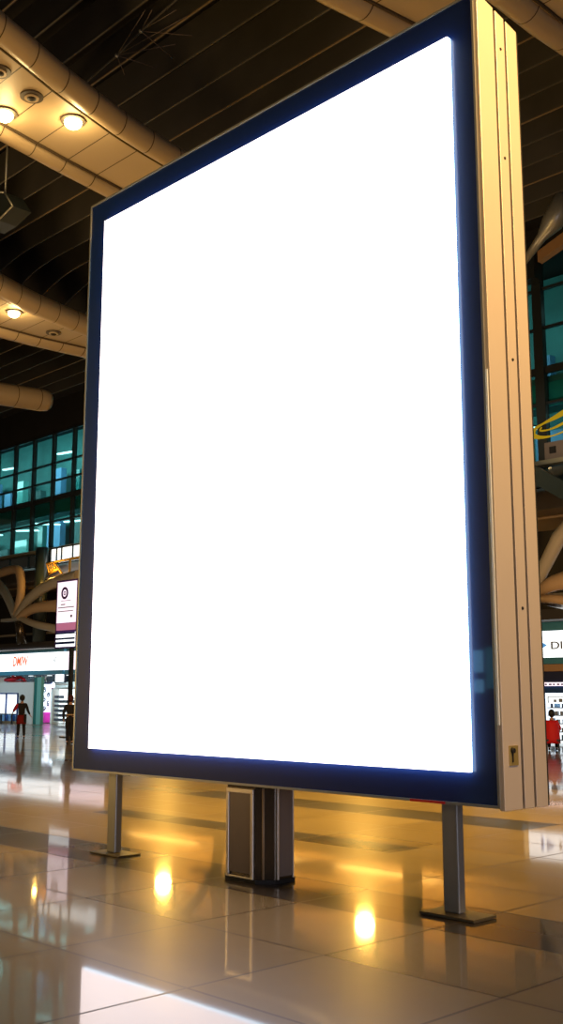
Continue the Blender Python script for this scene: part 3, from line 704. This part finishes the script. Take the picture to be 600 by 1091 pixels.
m.box((-37.7, 23.915, 5.40), (-37.0, 23.93, 5.42)); m.box((-37.7, 23.915, 5.24), (-37.4, 23.93, 5.28)); m.box((-36.98, 23.915, 4.72), (-36.86, 23.93, 4.82))
m.build('screen_lines', 'greyl', t)
m = MB()
for a, b in ((4.06, 4.14), (3.84, 3.92), (3.66, 3.76)): m.box((-38.0, 23.915, a), (-36.62, 23.93, b))
m.build('blue_bars', 'bluep', t)

# ------------------------------------------------------------------ the display
D = empty('billboard_display', (-7.5, 7.1, .86), 'giant upright advertising display with a blank glowing white screen', 'billboard')
UL, UR, WF, WBk, ZB, ZT = -10.34, -4.70, 6.79, 7.39, .87, 7.50
m = MB()
sec = [(UL, WF+.02, ZB), (UL, WBk, ZB), (UL, WBk, 7.38), (UL, WF+.02, ZT-.01)]
m.prism(sec, (UR-.03-UL, 0, 0)); m.build('cabinet', 'groove', D)
m = MB()
x0, x1, z0, z1 = -9.985, -4.965, 1.12, 7.18
def frame(m, a0, a1, b0, b1, c0, c1, d0, d1, w0, w1):   # outer a,b ; inner c,d
    m.box((a0, w0, b0), (a1, w1, d0)); m.box((a0, w0, d1), (a1, w1, b1)); m.box((a0, w0, d0), (c0, w1, d1)); m.box((c1, w0, d0), (a1, w1, d1))
frame(m, UL+.02, UR-.04, ZB+.02, ZT-.02, x0, x1, z0, z1, WF, WF+.06); m.build('bezel', 'bezel', D)
scr = MB().box((x0, 6.742, z0), (x1, 6.752, z1)).build('screen', 'screen', D)
m = MB(); frame(m, x0, x1, z0, z1, x0+.02, x1-.02, z0+.02, z1-.02, 6.753, WF+.02); m.build('screen_edge_glow', 'edge_glow', D)  # glowing rim added to throw a blue halo onto the bezel
m = MB(); frame(m, UL, UR-.02, ZB, ZT, UL+.02, UR-.04, ZB+.02, ZT-.02, WF-.012, WF+.07); m.build('outer_trim', 'post', D)
for (a, b) in ((WF, 7.022), (7.052, 7.178), (7.208, WBk-.025)):
    za = ZT-.01-(a-WF)*.2; zb = ZT-.01-(b-WF)*.2
    m = MB(); m.prism([(UR-.03, a, ZB-.015), (UR-.03, b, ZB-.015), (UR-.03, b, zb), (UR-.03, a, za)], (.045, 0, 0)); m.build('side_panel', 'panel', D, .004)
for z in (2.35, 4.35, 6.1, 7.1): MB().lathe((UR+.016, 7.115, z), [(.014, 0), (.011, .006)], 12, 'x').build('screw', 'groove', D)
MB().box((UR-.012, WF-.024, ZB+.6), (UR+.008, WF-.013, 4.2)).build('rim_highlight', 'white', D, .004)  # white strip painted in for the highlight on the metal edge
m = MB(); m.box((UR+.015, 6.86, 1.175), (UR+.027, 6.97, 1.32)); lk = m.build('lock_plate', 'brass', D, .003)
m = MB(); m.lathe((UR+.027, 6.89, 1.285), [(.022, 0), (.018, .02)], 16, 'x'); m.box((UR+.027, 6.885, 1.20), (UR+.034, 6.897, 1.27)); o = m.build('keyhole', 'groove', D)
MB().box((-5.56, WF-.02, ZB+.0), (-5.22, WF-.012, ZB+.018)).build('red_strip', 'red', D)
MB().box((-6.10, 6.85, ZT), (-6.05, 6.9, ZT+.05)).build('hanging_eye', 'chrome', D)
# posts and feet
for (u, w, ph) in ((-5.37, 7.06, .026), (-9.925, 7.07, .018)):
    m = MB(); m.box((u-.075, w-.045, ph), (u+.075, w+.045, ZB+.01)); m.build('post', 'post', D, .012)
    m = MB(); m.box((u-.235, w-.145, 0.002), (u+.285, w+.15, ph)); m.build('foot_plate', 'plate', D, .004)
MB().box((UR-.03, WBk-.022, ZB-.012), (UR+.006, WBk+.004, 7.37)).build('back_edge', 'groove', D)
# octagonal centre pedestal
def octo(g=0):
    a0, a1, b0, b1, c = -7.93-g, -7.36+g, 6.90-g, 7.31+g, .13
    return [(a0+c*.4, b0), (a1-c, b0), (a1, b0+c), (a1, b1-c*.4), (a1-c*.4, b1), (a0+c, b1), (a0, b1-c), (a0, b0+c*.4)]
PD = MB().prism([(u, w, .03) for u, w in octo()], (0, 0, ZB-.03)).build('centre_pedestal', 'darkmetal', D, .006)
m = MB(); m.prism([(u, w, .0) for u, w in octo(.012)], (0, 0, .035)); m.build('plinth', 'groove', D)
def sub(mb, name, mat, bevel=0):
    o = mb.build(name, mat, None, bevel); o.parent = PD; return o
sub(MB().box((-7.835, 6.885, .08), (-7.535, 6.899, .79)), 'front_inlay', 'taupe')
m = MB(); frame(m, -7.87, -7.50, .035, .83, -7.835, -7.535, .05, .79, 6.875, 6.897)
sub(m, 'front_frame', 'steel', .004)
sub(MB().box((-7.359, 7.07, .06), (-7.347, 7.235, .85)), 'side_inlay', 'taupe')
m = MB(); m.box((-7.358, 7.035, .035), (-7.335, 7.06, .86)); m.box((-7.358, 7.24, .035), (-7.345, 7.255, .86)); sub(m, 'side_bars', 'steel', .004)
sub(MB().tube([(-7.432, 6.945, .04), (-7.432, 6.945, .84)], .012, 10), 'corner_bar', 'wedge')

# ------------------------------------------------------------------ people
def skinmesh(name, verts, edges, radii, mat, parent, sub=2, root=0):
    me = bpy.data.meshes.new(name); me.from_pydata(verts, edges, []); o = bpy.data.objects.new(name, me); C.objects.link(o)
    o.parent = parent; me.materials.append(M[mat])
    o.modifiers.new('skin', 'SKIN'); sv = me.skin_vertices[0].data
    for i, r in enumerate(radii):
        rr = r if isinstance(r, tuple) else (r, r); sv[i].radius = rr; sv[i].use_root = (i == root)
    o.modifiers['skin'].use_smooth_shade = True
    s = o.modifiers.new('sub', 'SUBSURF'); s.levels = sub; s.render_levels = sub
    bpy.context.view_layer.update()
    dg = bpy.context.evaluated_depsgraph_get(); nm = bpy.data.meshes.new_from_object(o.evaluated_get(dg))
    o.modifiers.clear(); o.data = nm
    return o
def skel(chains):
    """chains: list of lists of (key, pos, r) ; a bare key refers to an earlier vertex."""
    idx = {}; V = []; E = []; R = []
    for ch in chains:
        prev = None
        for it in ch:
            if isinstance(it, str): k = idx[it]
            else:
                k = len(V); idx[it[0]] = k; V.append(it[1]); R.append(it[2])
            if prev is not None: E.append((prev, k))
            prev = k
    return V, E, R
def hand(pref, wrist, d, side):
    """five finger chains from the palm; d: unit direction of the hand."""
    d = Vector(d).normalized(); s = Vector((0, 1, 0)) if abs(d.y) < .8 else Vector((0, 0, 1)); s = (s - d*s.dot(d)).normalized()
    palm = Vector(wrist)+d*.07; ch = []
    for k, (off, ln) in enumerate(((-.028, .062), (-.010, .075), (.010, .070), (.028, .055))):
        a = palm+s*off+d*.03; n = d.cross(s)*side
        ch.append([pref+'palm', (pref+'f%da' % k, a, .0095), (pref+'f%db' % k, a+d*ln*.5+n*.008, .0085), (pref+'f%dc' % k, a+d*ln+n*.03, .007)])
    a = palm-d*.02-s*.04
    ch.append([pref+'palm', (pref+'ta', a, .011), (pref+'tb', a-s*.018+d*.04, .009)])
    return palm, ch
def head(parent, c, hairmat, hairlong=False, bun=False):
    c = Vector(c)
    hd = MB().ball(c, .105, (.78, .95, 1.16), 24).ball(c+Vector((0, .035, -.06)), .06, (.9, .9, .9)).build('head', 'skin'); hd.parent = parent
    def p(mb, n, mt):
        o = mb.build(n, mt); o.parent = hd; return o
    p(MB().ball(c+Vector((0, .098, -.012)), .016, (.8, 1.1, 1.5), 10), 'nose', 'skin')
    for sx in (-1, 1):
        p(MB().ball(c+Vector((sx*.031, .083, .012)), .012, (1.2, .7, .8), 10), 'eye', 'eye')
        p(MB().ball(c+Vector((sx*.079, -.005, -.005)), .024, (.4, .7, 1.2), 10), 'ear', 'skin')
    p(MB().ball(c+Vector((0, .085, -.058)), .02, (1.3, .5, .4), 10), 'mouth', 'lip')
    m = MB().ball(c+Vector((0, -.02, .022)), .13, (.86, .95, 1.06), 24)
    if hairlong: m.ball(c+Vector((0, -.06, -.07)), .085, (.9, .6, 1.2), 18)
    if bun: m.ball(c+Vector((0, -.10, .06)), .05, (1, 1, 1), 16)
    p(m, 'hair', hairmat)
def person(loc, rz, label, k, arms, legs, top, bottom, hairm, skirt=None, **kw):
    """k: height scale; +Y is the way the person faces."""
    t = empty('person', loc, label, 'person'); t.rotation_euler = (0, 0, rz); t.scale = (k, k, k)
    la, ra = arms; ll, rl = legs
    pl, fl = hand('l', la[2], Vector(la[2])-Vector(la[1]), -1); pr, fr = hand('r', ra[2], Vector(ra[2])-Vector(ra[1]), 1)
    hz = kw.get('hip', .93); lean = kw.get('lean', 0); sh = hz+.47
    ch = [[('pel', (0, 0, hz), (.14, .10)), ('bel', (0, lean*.3, hz+.16), (.115, .085)), ('che', (0, lean*.8, hz+.36), (.15, .10)), ('nb', (0, lean, sh+.05), (.075, .07)), ('nt', (0, lean*1.1, sh+.15), .06)],
          ['che', ('lsh', (-.16, lean*.9, sh-.02), .058), ('lel', la[1], .042), ('lwr', la[2], .027), ('lpalm', tuple(pl), (.036, .02))],
          ['che', ('rsh', (.16, lean*.9, sh-.02), .058), ('rel', ra[1], .042), ('rwr', ra[2], .027), ('rpalm', tuple(pr), (.036, .02))],
          ['pel', ('lhp', (-.085, 0, hz-.08), .088), ('lkn', ll[0], .056), ('lan', ll[1], .036), ('lto', tuple(Vector(ll[1])+Vector(ll[2])), .03)],
          ['pel', ('rhp', (.085, 0, hz-.08), .088), ('rkn', rl[0], .056), ('ran', rl[1], .036), ('rto', tuple(Vector(rl[1])+Vector(rl[2])), .03)]] + fl + fr
    V, E, R = skel(ch); skinmesh('body', V, E, R, 'skin', t)
    # top: torso and sleeves
    g = .016
    V, E, R = skel([[('a', (0, 0, hz-.02), (.155, .118)), ('b', (0, lean*.3, hz+.16), (.13, .10)), ('c', (0, lean*.8, hz+.36), (.168, .118)), ('d', (0, lean, sh+.03), (.088, .082))],
                    ['c', ('l1', (-.165, lean*.9, sh-.02), .074), ('l2', la[1], .056), ('l3', tuple(Vector(la[1]).lerp(Vector(la[2]), .93)), .042)]] + ([['c', ('r1', (.165, lean*.9, sh-.02), .074), ('r2', ra[1], .056), ('r3', tuple(Vector(ra[1]).lerp(Vector(ra[2]), .93)), .042)]]))
    skinmesh('jacket', V, E, R, top, t, root=0)
    V, E, R = skel([[('t', (0, 0, hz+.13), (.135, .108)), ('a', (0, 0, hz+.01), (.175, .135)), ('l1', (-.088, 0, hz-.10), .104), ('l2', ll[0], .072), ('l3', tuple(Vector(ll[0]).lerp(Vector(ll[1]), .95)), .052)],
                    ['a', ('r1', (.088, 0, hz-.10), .104), ('r2', rl[0], .072), ('r3', tuple(Vector(rl[0]).lerp(Vector(rl[1]), .95)), .052)]])
    skinmesh('trousers', V, E, R, bottom, t)
    for (kn, an, dr) in (ll, rl):
        a = Vector(an); d = Vector(dr)
        V, E, R = skel([[('a', tuple(a-d*.25+Vector((0, 0, -.02))), .042), ('b', tuple(a+d*.5+Vector((0, 0, -.035))), .04), ('c', tuple(a+d*1.1+Vector((0, 0, -.045))), .032)]])
        skinmesh('shoe', V, E, R, 'cloth', t, 1)
    head(t, (0, lean*1.25+.01, sh+.245), hairm, kw.get('hairlong', False), kw.get('bun', False))
    return t
def part_of(t, mb, name, mat):
    o = mb.build(name, mat); o.parent = t; return o

rz1 = math.atan2(.86, .51)
p1 = person((-37.21, 22.03, 0), rz1, 'person walking away in black and red tunic and black leggings, far left', .925,
    (((-.16, 0, 1.38), (-.30, .02, 1.18), (-.34, .22, 1.10)), ((.16, 0, 1.38), (.25, -.02, 1.13), (.33, .12, .98))),
    (((-.11, .05, .50), (-.12, .02, .08), (0, .13, 0)), ((.11, -.03, .50), (.13, -.10, .08), (0, .13, 0))), 'cloth', 'cloth', 'hair')
# red left sleeve and shoulder, dark red back of the tunic
V, E, R = skel([[('a', (-.13, 0, 1.41), .082), ('b', (-.18, 0, 1.36), .086), ('c', (-.30, .02, 1.18), .068), ('d', (-.335, .19, 1.11), .050)]])
skinmesh('red_sleeve', V, E, R, 'redcloth', p1)
m = MB(); prof = [(.158, .96), (.168, .85), (.19, .70), (.20, .60)]
rings = []
for (r, z) in prof: rings.append([m.bm.verts.new((r*1.05*math.cos(2*PI*k/28), r*.85*math.sin(2*PI*k/28), z)) for k in range(28)])
for a, b in zip(rings, rings[1:]):
    for k in range(28): m.bm.faces.new((a[k], a[(k+1) % 28], b[(k+1) % 28], b[k])).smooth = True
o = part_of(p1, m, 'tunic_skirt', 'darkred'); sdf = o.modifiers.new('solid', 'SOLIDIFY'); sdf.thickness = .01
part_of(p1, MB().box((.10, -.20, .66), (.205, -.06, 1.0)), 'black_side_drape', 'cloth')

c2 = Vector((-31.95, 20.8, 0)); rz2 = math.atan2(.84, .54)
p2 = person(c2, rz2, 'person in black clothes with a tan belt standing beside the left edge of the display', .925,
    (((-.16, 0, 1.38), (-.25, -.02, 1.12), (-.23, .06, .88)), ((.16, 0, 1.38), (.25, -.02, 1.12), (.23, .06, .88))),
    (((-.09, .03, .50), (-.09, -.02, .08), (0, .13, 0)), ((.09, .0, .50), (.09, -.03, .08), (0, .13, 0))), 'cloth', 'cloth', 'hairred', bun=True)
m = MB(); m.lathe((0, 0, 0), [(.16, 1.05), (.165, 1.09)], 28)
for v in m.bm.verts: v.co.y *= .78
part_of(p2, m, 'belt', 'belt')

rz3 = math.atan2(.53, .85)
p3 = person((-18.05, 28.75, 0), rz3, 'person in a bright red jacket sitting with back turned, right of the display', .90,
    (((-.16, .1, .96), (-.26, .14, .72), (-.14, .34, .62)), ((.16, .1, .96), (.26, .14, .72), (.14, .34, .62))),
    (((-.12, .40, .48), (-.12, .36, .08), (0, .13, 0)), ((.12, .40, .48), (.12, .36, .08), (0, .13, 0))), 'brightred', 'cloth', 'hair', hip=.50, lean=.10)
m = MB(); prof = [(.06, 1.02, .07), (.14, .985, .07), (.19, .91, .06), (.215, .84, .05), (.235, .72, .03), (.24, .58, .0), (.25, .42, -.02), (.26, .26, -.03)]
rings = []
for (r, z, y) in prof: rings.append([m.bm.verts.new((r*1.0*math.cos(PI+PI*k/20), y+r*.8*math.sin(PI+PI*k/20), z)) for k in range(21)])
for a, b in zip(rings, rings[1:]):
    for k in range(20): m.bm.faces.new((a[k], a[k+1], b[k+1], b[k])).smooth = True
o = part_of(p3, m, 'coat_back', 'brightred'); sdf = o.modifiers.new('solid', 'SOLIDIFY'); sdf.thickness = .015
t = empty('low_stool', (-18.05, 28.75, 0), 'low dark stool under the person in the red jacket', 'stool'); t.rotation_euler = (0, 0, rz3)
o = MB().box((-.22, -.18, .30), (.22, .16, .355)).build('seat', 'mull'); o.parent = t
for sx in (-1, 1):
    for sy in (-1, 1):
        o = MB().box((sx*.17-.025, sy*.12-.025, 0), (sx*.17+.025, sy*.12+.025, .30)).build('leg', 'mull'); o.parent = t
t = empty('cream_bag', (-18.15, 28.4, 0), 'small cream bag on the floor behind the seated person', 'bag')
m = MB(); m.box((-18.25, 28.28, 0), (-18.02, 28.42, .2)); m.build('body', 'beigebag', t, .02)
MB().tube([(-18.2, 28.35, .19), (-18.18, 28.35, .27), (-18.1, 28.35, .27), (-18.08, 28.35, .19)], .008, 8).build('handle', 'beigebag', t)
